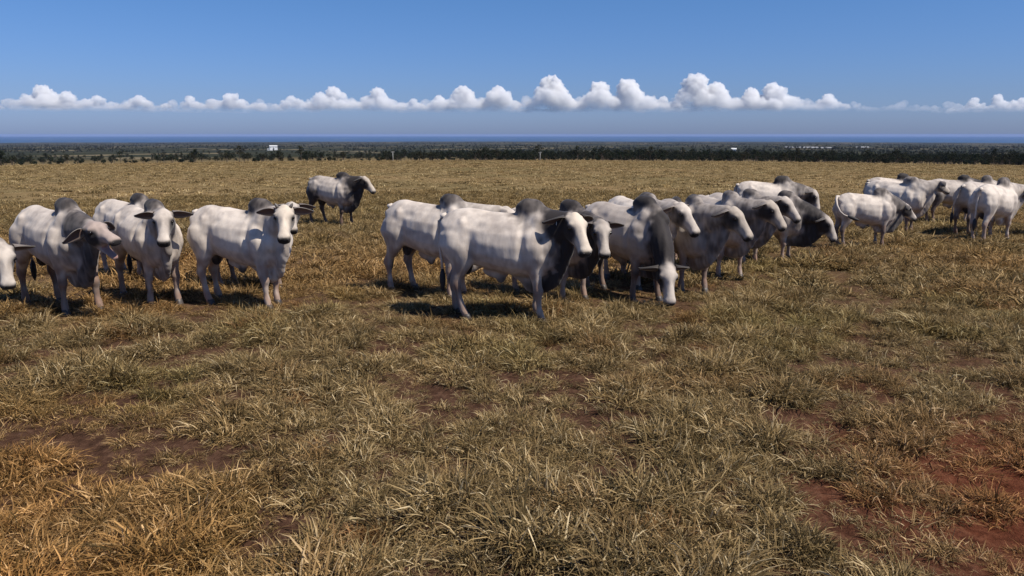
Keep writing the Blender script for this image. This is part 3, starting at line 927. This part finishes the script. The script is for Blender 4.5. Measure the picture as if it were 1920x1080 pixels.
# ------------------------------------------------------------------ scatter helper (geometry nodes)
def scatter(name, P, rot, scl, idx, tint, protos, label, cat):
    pc = bpy.data.collections.new(name + '_kinds')
    for k, me in enumerate(protos):
        o = bpy.data.objects.new('%s_kind_%02d' % (name, k), me)
        pc.objects.link(o)
    me = bpy.data.meshes.new(name)
    n = len(P)
    me.vertices.add(n)
    me.vertices.foreach_set('co', np.asarray(P, np.float32).ravel())
    for nm, ty, arr, key in (('rot', 'FLOAT_VECTOR', rot, 'vector'), ('scl', 'FLOAT_VECTOR', scl, 'vector'), ('idx', 'INT', idx, 'value'), ('tint', 'FLOAT_VECTOR', tint, 'vector')):
        a = me.attributes.new(nm, ty, 'POINT')
        a.data.foreach_set(key, np.asarray(arr, np.int32 if ty == 'INT' else np.float32).ravel())
    o = link(name, me)
    ng = bpy.data.node_groups.new(name + '_nodes', 'GeometryNodeTree')
    ng.interface.new_socket('Geometry', in_out='INPUT', socket_type='NodeSocketGeometry')
    ng.interface.new_socket('Geometry', in_out='OUTPUT', socket_type='NodeSocketGeometry')
    gi = ng.nodes.new('NodeGroupInput'); go = ng.nodes.new('NodeGroupOutput')
    ci = ng.nodes.new('GeometryNodeCollectionInfo'); ci.inputs['Collection'].default_value = pc
    ci.inputs['Separate Children'].default_value = True; ci.inputs['Reset Children'].default_value = True
    ip = ng.nodes.new('GeometryNodeInstanceOnPoints')
    ip.inputs['Pick Instance'].default_value = True
    def attr(nm, ty):
        q = ng.nodes.new('GeometryNodeInputNamedAttribute'); q.data_type = ty; q.inputs['Name'].default_value = nm
        return q.outputs['Attribute']
    L_ = ng.links.new
    L_(gi.outputs[0], ip.inputs['Points']); L_(ci.outputs[0], ip.inputs['Instance'])
    L_(attr('idx', 'INT'), ip.inputs['Instance Index']); L_(attr('rot', 'FLOAT_VECTOR'), ip.inputs['Rotation']); L_(attr('scl', 'FLOAT_VECTOR'), ip.inputs['Scale'])
    L_(ip.outputs[0], go.inputs[0])
    mo = o.modifiers.new('scatter', 'NODES'); mo.node_group = ng
    props(o, label, cat, kind='stuff')
    return o

# woodland that reads as one mass
u_ = rng.uniform(-500, 2420, 60000); r_ = np.exp(rng.uniform(math.log(430), math.log(11000), 60000))
nz_ = fbm(u_ / 160 + 3, np.log(r_) * 9, 3)
right = np.clip((u_ - 600) / 350, 0, 1)
dens = np.where(r_ < 2400, right * .95, .10 + .30 * right)
dens = np.where((r_ < 2400) & (u_ < 650), np.clip((nz_ - .45) * 1.3, .02, .2), dens)
dens = np.where(r_ > 2600, np.clip((nz_ - .40) * 5, .05, .8), dens)
dens = np.where((r_ < 620) & (u_ < 1900), dens * np.clip((nz_ - .42) * 5, 0, 1) * .8, dens)
dens = np.where((r_ > 1000) & (r_ < 2400), dens * np.clip((nz_ - .32) * 6, 0.15, 1), dens)
keep = rng.random(60000) < dens * .55
u_, r_ = u_[keep], r_[keep]
aa = np.arctan2((u_ - 960) / 1400, 1)
wx, wy = r_ * np.sin(aa), r_ * np.cos(aa)
nW = len(u_)
ws = rng.uniform(.6, 1.15, nW) * np.where(r_ > 2500, 1.5, 1.0)
tree_full = []
for cm, tm, _ in TREES:
    v = [q.co.copy() for q in cm.vertices]; f = [tuple(p.vertices) for p in cm.polygons]
    lv = [a.value for a in cm.attributes['leaf'].data]
    b = len(v)
    v += [q.co.copy() for q in tm.vertices]; f2 = [tuple(b + i for i in p.vertices) for p in tm.polygons]
    me = mesh_from('woodland_tree', v, f + f2, False)
    me.materials.append(leaf_m); me.materials.append(bark_m)
    me.polygons.foreach_set('material_index', [0] * len(f) + [1] * len(f2))
    a = me.attributes.new('leaf', 'FLOAT', 'POINT'); a.data.foreach_set('value', np.array(lv + [.5] * (len(v) - b), np.float32))
    tree_full.append(me)
scatter('woodland', np.c_[wx, wy, ground_z(wx, wy) - .2], np.c_[np.zeros(nW), np.zeros(nW), rng.uniform(0, 6.28, nW)], np.c_[ws, ws, ws * rng.uniform(.8, 1.1, nW)],
        rng.integers(0, 5, nW), np.ones((nW, 3)), tree_full, 'dark belt of woodland below the pasture, reaching to the coast', 'woodland')

# ------------------------------------------------------------------ far buildings and poles
wall_m = simple_mat('white_wall', (.78, .78, .76), .8, .2, .06)
roof_m = simple_mat('pale_roof', (.62, .62, .60), .6, .3, .1)
glass_m = simple_mat('dark_window', (.03, .035, .04), .2)
pole_m = simple_mat('pale_pole', (.40, .39, .36), .7, 4)
plastic_m = simple_mat('grey_sheeting', (.26, .26, .26), .6, .05, .2)
def box_mesh(name, x0, x1, y0, y1, z0, z1, mat):
    v = [(x, y, z) for z in (z0, z1) for (x, y) in ((x0, y0), (x1, y0), (x1, y1), (x0, y1))]
    me = mesh_from(name, v, [(3, 2, 1, 0), (4, 5, 6, 7), (0, 1, 5, 4), (1, 2, 6, 5), (2, 3, 7, 6), (3, 0, 4, 7)], False)
    me.materials.append(mat)
    return me
def gable_mesh(name, x0, x1, y0, y1, z0, z1, mat, over=.8):
    x0 -= over; x1 += over; y0 -= over; y1 += over
    ym = (y0 + y1) / 2
    v = [(x0, y0, z0), (x1, y0, z0), (x1, y1, z0), (x0, y1, z0), (x0, ym, z1), (x1, ym, z1)]
    me = mesh_from(name, v, [(0, 1, 5, 4), (2, 3, 4, 5), (0, 4, 3), (1, 2, 5), (3, 2, 1, 0)], False)
    me.materials.append(mat)
    return me
def farm_building(u, r_, w, d, h, roof, nwin, label, annex=0):
    x, y = px2xy(u, r_)
    e = bpy.data.objects.new('farm_building', None); COL.objects.link(e)
    e.location = (x, y, float(ground_z(x, y))); e.rotation_euler = (0, 0, -math.atan2(x, y) + .12)
    link('wall', box_mesh('wall', -w / 2, w / 2, -d / 2, d / 2, -3, h, wall_m), None, e)
    link('roof', gable_mesh('roof', -w / 2, w / 2, -d / 2, d / 2, h + .02, h + roof, roof_m), None, e)
    dm = box_mesh('door', -w * .08, w * .08, -d / 2 - .12, -d / 2 - .02, -2, h * .55, glass_m)
    link('door', dm, None, e)
    wm = box_mesh('window', -w * .035, w * .035, -.1, 0, -h * .12, h * .12, glass_m)
    for k in range(nwin):
        o = link('window', wm, None, e)
        o.location = (-w * .42 + w * .84 * k / max(1, nwin - 1), -d / 2 - .03, h * .72)
    if annex:
        link('lean_to', box_mesh('lean_to', -w / 2 - annex, -w / 2 - .02, -d * .4, d * .4, -3, h * .45, wall_m), None, e)
    props(e, label, 'building')
farm_building(520, 2900, 27, 20, 15, 3.5, 5, 'tall white farm building with a lower wing, standing among far trees on the plain', 8)
farm_building(1369, 2500, 15, 12, 6, 4, 3, 'small white house among the dark woods below the coast')
for (u, r_, w, lab) in ((1492, 3900, 150, 'long pale greenhouse at the end beside a lone tree on the coastal plain'), (1535, 3850, 105, 'shorter pale greenhouse at the middle of the row on the coastal plain'), (1606, 4600, 70, 'smallest far greenhouse, standing apart behind the row on the coastal plain')):
    x, y = px2xy(u, r_)
    e = bpy.data.objects.new('greenhouse', None); COL.objects.link(e)
    e.location = (x, y, float(ground_z(x, y)) + 1); e.rotation_euler = (0, 0, -math.atan2(x, y))
    v, f = [], []
    for i, xx in enumerate((-w / 2, w / 2)):
        for k in range(13):
            a = math.pi * k / 12
            v.append((xx, -14 * math.cos(a), -3 + 8 * math.sin(a)))
    for k in range(12): f.append((k, k + 13, k + 14, k + 1))
    f += [tuple(range(13)), tuple(range(13, 26))[::-1]]
    me = mesh_from('cover', v, f, False); me.materials.append(plastic_m)
    link('cover', me, None, e)
    link('door', box_mesh('door', w / 2 + .05, w / 2 + .3, -2, 2, -3, 3, glass_m), None, e)
    props(e, lab, 'greenhouse', 'greenhouses on the coastal plain')
for (u, r_, h_, lab) in ((740, 400, 5.6, 'thin pale post beside the low bushes at the pasture edge'), (1012, 410, 5.2, 'thin pale post in front of the dark wood')):
    x, y = px2xy(u, r_)
    e = bpy.data.objects.new('utility_pole', None); COL.objects.link(e)
    e.location = (x, y, float(ground_z(x, y)))
    link('pole', tube_mesh('pole', [(0, 0, -.5), (0, 0, h_ * .5), (0, 0, h_)], [.20, .17, .13], pole_m), None, e)
    link('crossarm', box_mesh('crossarm', -.9, .9, -.2, -.08, h_ - .45, h_ - .3, pole_m), None, e)
    for q in (-.75, .75):
        o = link('insulator', tube_mesh('insulator', [(0, 0, 0), (0, 0, .1), (0, 0, .2)], [.05, .07, .04], wall_m), None, e)
        o.location = (q, -.14, h_ - .3)
    props(e, lab, 'pole', 'poles beyond the pasture')

# ------------------------------------------------------------------ clouds
cm_, nt, out = new_mat('cloud_vapour')
tc = N(nt, 'ShaderNodeTexCoord'); sp = N(nt, 'ShaderNodeSeparateXYZ')
nt.links.new(tc.outputs['Generated'], sp.inputs[0])
nz = N(nt, 'ShaderNodeTexNoise', Scale=.0012, Detail=6.0, Roughness=.65)
nt.links.new(tc.outputs['Object'], nz.inputs['Vector'])
ma = N(nt, 'ShaderNodeMath', operation='MULTIPLY_ADD'); ma.inputs[1].default_value = .75
nt.links.new(nz.outputs['Fac'], ma.inputs[0]); nt.links.new(sp.outputs['Z'], ma.inputs[2])
al = N(nt, 'ShaderNodeMapRange', interpolation_type='SMOOTHSTEP')
al.inputs['From Min'].default_value = .58; al.inputs['From Max'].default_value = 1.25
al.inputs['To Max'].default_value = .010
nt.links.new(ma.outputs[0], al.inputs['Value'])
oi = N(nt, 'ShaderNodeAttribute', attribute_name='thick', attribute_type='OBJECT')
am = N(nt, 'ShaderNodeMath', operation='MULTIPLY')
nt.links.new(al.outputs[0], am.inputs[0]); nt.links.new(oi.outputs['Fac'], am.inputs[1])
pv = N(nt, 'ShaderNodeVolumePrincipled')
pv.inputs['Color'].default_value = (1, 1, 1, 1)
pv.inputs['Anisotropy'].default_value = .15
nt.links.new(am.outputs[0], pv.inputs['Density'])
nt.links.new(pv.outputs[0], out.inputs['Volume'])
CD = 30000.0
def make_cloud(u, hw, top, base=208, seed=0, thick=1.0, label=None):
    m = CD / 1400
    r_ = random.Random(seed * 7 + 1)
    H, W = (base - top) * m, hw * m
    S = Soup()
    nb = int(16 + W / H * 12)
    peak = r_.uniform(-.35, .35)
    for k in range(nb):
        t = r_.uniform(-1, 1)
        env = max(.12, (1 - abs(t - peak) ** 1.6 * .75)) * (.55 + .45 * r_.random())
        if abs(t) > .8: env *= .5
        rr = min(H * r_.uniform(.17, .33), W * .42)
        zt = max(rr * .6, H * env - rr)
        z = r_.uniform(.15, 1) ** .7 * zt
        S.ellipsoid((t * (W - rr * .7), r_.uniform(-.5, .5) * min(W, H * 1.6), z), (rr * 1.15, rr * 1.15, rr), 'c')
    S.ellipsoid((peak * W, 0, H * .66), (min(H * .36, W * .5), H * .3, H * .34), 'c')
    S.ellipsoid((0, 0, H * .14), (W * .95, min(W, H) * .7, H * .14), 'c')
    src = mesh_from('tmp', S.v, S.f); tmp = bpy.data.objects.new('tmp', src); COL.objects.link(tmp)
    mo = tmp.modifiers.new('r', 'REMESH'); mo.mode = 'VOXEL'; mo.voxel_size = max(H / 34, W / 60)
    sm_ = tmp.modifiers.new('s', 'SMOOTH'); sm_.factor = .5; sm_.iterations = 3
    dg = bpy.context.evaluated_depsgraph_get()
    me = bpy.data.meshes.new_from_object(tmp.evaluated_get(dg), depsgraph=dg)
    bpy.data.objects.remove(tmp); bpy.data.meshes.remove(src)
    n = len(me.vertices)
    co = np.empty(n * 3, np.float32); me.vertices.foreach_get('co', co); co = co.reshape(-1, 3)
    nr = np.empty(n * 3, np.float32); me.vertices.foreach_get('normal', nr); nr = nr.reshape(-1, 3)
    dsp = np.array([abs(mnoise.noise(Vector(c) / (H * .20) + Vector((seed, 0, 0)))) * .14 + abs(mnoise.noise(Vector(c) / (H * .085))) * .085 + mnoise.noise(Vector(c) / (H * .05)) * .010 for c in co]) * H
    co = co + nr * (dsp[:, None] - .05 * H)
    me.vertices.foreach_set('co', co.astype(np.float32).ravel())
    me.polygons.foreach_set('use_smooth', [True] * len(me.polygons))
    me.materials.clear(); me.materials.append(cm_)
    me.update()
    o = link('cloud', me)
    me.name = 'cloud'
    a = math.atan2((u - 960) / 1400, 1)
    dd = CD / math.cos(a)
    o.location = (dd * math.sin(a), dd * math.cos(a), EYE + (252 - base) * m)
    o.rotation_euler = (0, 0, -a)
    o['thick'] = thick
    props(o, label or 'white cumulus cloud with fading base in the row above the sea', 'cloud', None if label else 'cumulus clouds along the horizon')
    return o
CL = [(4, 24, 188), (88, 46, 160), (138, 32, 172), (203, 50, 180), (288, 44, 180), (384, 28, 181), (446, 62, 176), (575, 48, 181), (636, 50, 164), (722, 44, 166), (772, 36, 186), (835, 36, 180),
      (872, 42, 162), (938, 42, 163), (1024, 44, 143), (1062, 34, 170), (1118, 40, 154), (1182, 38, 149), (1236, 40, 182), (1292, 42, 140), (1334, 44, 156), (1392, 52, 166), (1446, 38, 157), (1541, 30, 177), (1812, 24, 184), (1850, 18, 178), (1902, 36, 184)]
for i, (u, hw, tp_) in enumerate(CL):
    make_cloud(u, hw * 1.06, 208 - (208 - tp_) * .94, seed=i + 1, label={88: 'big bright cumulus cloud with a round head, apart from the long row', 1292: 'tallest cumulus cloud with a leaning narrow top', 1024: 'tall dome shaped cumulus cloud', 1541: 'small puff of cloud alone past the end of the cumulus row', 1812: 'flat small bright cloud puff beside a taller puff', 1850: 'tiny upright bright puff beside a flat puff'}.get(u))
for k, (u, hw, tp_) in enumerate(((250, 30, 190), (340, 34, 189), (510, 40, 188), (675, 26, 186), (800, 24, 188), (905, 22, 185), (985, 26, 182), (1080, 30, 184), (1150, 26, 183), (1262, 26, 184), (1490, 40, 187), (1590, 26, 192))):
    make_cloud(u, hw, tp_, 209, 90 + k, .3, 'small low wisp of cloud filling a gap between cumulus heads')['group'] = 'small wisps between the cumulus heads'
for k, (u, hw, tp_) in enumerate(((230, 260, 196), (470, 140, 194), (700, 200, 192), (920, 190, 190), (1130, 180, 190), (1380, 200, 190), (1860, 120, 192))):
    make_cloud(u, hw, tp_, 214, 70 + k, .22, 'long thin hazy cloud bank lying under the white cumulus heads')['group'] = 'thin cloud banks under the cumulus'
make_cloud(1660, 70, 190, 212, 51, .14, 'faint low streak of thin cloud to the side of the cumulus row')
make_cloud(1745, 60, 192, 212, 52, .2, 'thin pale patch of cloud next to two small bright puffs')

# ------------------------------------------------------------------ grass
gmat, nt, out = new_mat('dry_grass_blades')
at = N(nt, 'ShaderNodeAttribute', attribute_name='blade')
ti = N(nt, 'ShaderNodeAttribute', attribute_name='tint', attribute_type='INSTANCER')
br = ramp(nt, [(0.0, (.060, .048, .021)), (0.22, (.125, .090, .038)), (0.5, (.265, .180, .078)), (0.78, (.44, .312, .145)), (1.0, (.64, .51, .30))])
nt.links.new(at.outputs['Fac'], br.inputs['Fac'])
gc = mixc(nt, 1.0, br.outputs['Color'], ti.outputs['Color'], 'MULTIPLY')
df = N(nt, 'ShaderNodeBsdfPrincipled', Roughness=.6); tl = N(nt, 'ShaderNodeBsdfTranslucent')
df.inputs['Specular IOR Level'].default_value = .08
nt.links.new(gc, df.inputs['Base Color']); nt.links.new(gc, tl.inputs['Color'])
ms_ = N(nt, 'ShaderNodeMixShader'); ms_.inputs[0].default_value = .28
nt.links.new(df.outputs[0], ms_.inputs[1]); nt.links.new(tl.outputs[0], ms_.inputs[2])
nt.links.new(ms_.outputs[0], out.inputs['Surface'])

def tuft(seed, nb, rad, hgt, width, lay=0.0, seg=5):
    r_ = np.random.default_rng(seed)
    v, f, val = [], [], []
    for b in range(nb):
        a0 = r_.random() * 6.283; rr = rad * r_.random() ** .5
        p = np.array([rr * math.cos(a0), rr * math.sin(a0), -.03])
        az_ = a0 + r_.normal() * 1.1
        L = hgt * (.45 + .75 * r_.random())
        lean = (.12 + .75 * r_.random() ** 1.5 + .35 * rr / rad) * (1 - lay) + lay * (1.15 + .35 * r_.random())
        bend = (.4 + 1.3 * r_.random()) * (1 - .8 * lay)
        w = width * (.6 + .8 * r_.random())
        dirh = np.array([math.cos(az_), math.sin(az_), 0]); sdv = np.array([-math.sin(az_), math.cos(az_), 0])
        tw = r_.normal() * .6
        kink = (.7 + 1.1 * r_.random()) if r_.random() < .38 else 0.
        kt = .4 + .35 * r_.random()
        c = min(1, max(0, .46 + .28 * r_.normal() + .08 * lay))
        k = len(v)
        for i in range(seg):
            t = i / (seg - 1)
            th = min(2.7, lean + bend * t * t + (kink if t > kt else 0.))
            if i:
                p = p + (dirh * math.sin(th) + np.array([0, 0, 1]) * math.cos(th)) * L / (seg - 1)
                p[2] = max(p[2], .006)
            ww = w * (1 - t) ** .6 * .5
            s2 = sdv * math.cos(tw * t) + np.array([0, 0, 1]) * math.sin(tw * t)
            if i < seg - 1:
                v += [p - s2 * ww, p + s2 * ww]; val += [c, c]
            else:
                v.append(p.copy()); val.append(c)
        for i in range(seg - 2):
            f.append((k + 2 * i, k + 2 * i + 1, k + 2 * i + 3, k + 2 * i + 2))
        q = k + 2 * (seg - 2)
        f.append((q, q + 1, q + 2))
    me = mesh_from('tuft', v, f, False)
    a = me.attributes.new('blade', 'FLOAT', 'POINT'); a.data.foreach_set('value', np.array(val, np.float32))
    me.materials.append(gmat)
    return me

protos = []
for k in range(6): protos.append(tuft(100 + k, 105, .10, .21, .0085))
for k in range(4): protos.append(tuft(120 + k, 80, .17, .17, .0085, .72))
for k in range(5): protos.append(tuft(140 + k, 70, .15, .22, .015))
for k in range(3): protos.append(tuft(150 + k, 55, .22, .20, .015, .7))
for k in range(5): protos.append(tuft(160 + k, 60, .42, .20, .030, .15, 3))

def grass_points(r0, r1, n):
    r = np.sqrt(rng.uniform(r0 ** 2, r1 ** 2, n)); a = rng.uniform(-.78, .78, n)
    return r * np.sin(a), r * np.cos(a)
gx, gy, gi_, gs = [], [], [], []
def zone(r0, r1, per_m2, up, flat, share_flat, sc):
    area = .78 * (r1 ** 2 - r0 ** 2)
    x, y = grass_points(r0, r1, int(area * per_m2))
    cl = fbm(x / .55, y / .55, 2)          # follows the lumps of the ground
    cl2 = fbm(x / 1.3 + 40, y / 1.3, 3)
    kp = rng.random(len(x)) < np.clip((cl - .26) * 4.5, .42, 1) * np.clip((cl2 - .20) * 5, .70, 1)
    bare = np.clip((x - 2.6) / 1.6, 0, 1) * np.clip((6.6 - y) / 1.6, 0, 1)      # red soil patch, thinned so the corner darkening sits in its colour
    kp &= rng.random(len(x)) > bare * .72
    x, y, cl, cl2 = x[kp], y[kp], cl[kp], cl2[kp]
    n = len(x)
    isf = rng.random(n) < share_flat + 1.6 * np.clip(.46 - cl, 0, .3)
    gi_.append(np.where(isf, rng.integers(flat[0], flat[1], n), rng.integers(up[0], up[1], n)))
    gs.append(sc * rng.uniform(.55, 1.15, n) * (.12 + 1.75 * cl) * (.75 + .5 * cl2))
    gx.append(x); gy.append(y)
zone(2.6, 13.5, 88, (0, 6), (6, 10), .42, 1.0)
zone(13.5, 42, 32, (10, 15), (15, 18), .32, 1.15)
zone(42, 190, 2.0, (18, 23), (18, 23), .0, 1.0)
gx, gy, gi_, gs = map(np.concatenate, (gx, gy, gi_, gs))
nG = len(gx)
n1_ = fbm(gx / 1.7 + 9, gy / 1.7, 3); n2_ = fbm(gx / .5 + 70, gy / .5, 2); n3_ = fbm(gx / 6 + 33, gy / 6, 3)
tint = np.ones((nG, 3))
def tmix(c, w):
    global tint
    w = np.clip(w, 0, 1)[:, None]
    tint = tint * (1 - w) + np.array(c) * w
tmix((.86, .90, .74), (n1_ - .58) * 5)
tmix((.90, .90, .88), (n2_ - .58) * 5)
tmix((1.16, .90, .70), (.44 - n3_) * 4)
tmix((.70, .52, .42), (.36 - n2_) * 5)
tmix((1.50, .95, .48), np.clip((-gx - .9 - .35 * (gy - 4)) / 2.4, 0, 1) * np.clip((7.6 - gy) / 3.2, 0, 1) * np.clip(n1_ * 1.8 - .2, 0, 1) * .85)
tmix((1.15, .62, .42), np.clip((gx - 2.4) / 1.6, 0, 1) * np.clip((7.0 - gy) / 2.2, 0, 1) * .9)  # redder, duller grass there: corner darkening put into the tint
tmix((1.02, 1.02, .96), np.clip((gy - 9) / 26, 0, 1) * .9)
tint *= (rng.uniform(.72, 1.25, nG) * np.where(rng.random(nG) < .05, .45, 1.0))[:, None]
scatter('pasture_grass', np.c_[gx, gy, ground_z(gx, gy) - .005], np.c_[rng.normal(0, .12, nG), rng.normal(0, .12, nG), rng.uniform(0, 6.28, nG)],
        np.c_[gs, gs, gs * rng.uniform(.8, 1.25, nG)], gi_, tint, protos, 'dry straw coloured tussock grass covering the pasture', 'grass')
print('GRASS', nG, 'WOOD', nW)

# ------------------------------------------------------------------ haze
hz_m, nt, out = new_mat('haze_air')
pv = N(nt, 'ShaderNodeVolumePrincipled')
pv.inputs['Color'].default_value = (.42, .56, .92, 1)
pv.inputs['Density'].default_value = 1.7e-5
pv.inputs['Anisotropy'].default_value = 0.0
nt.links.new(pv.outputs[0], out.inputs['Volume'])
hb = 62000
props(link('haze', box_mesh('haze', -hb, hb, -hb, hb, -146.0, 14.0, hz_m)), 'thin blue haze hanging over the plain and the sea', kind='stuff')
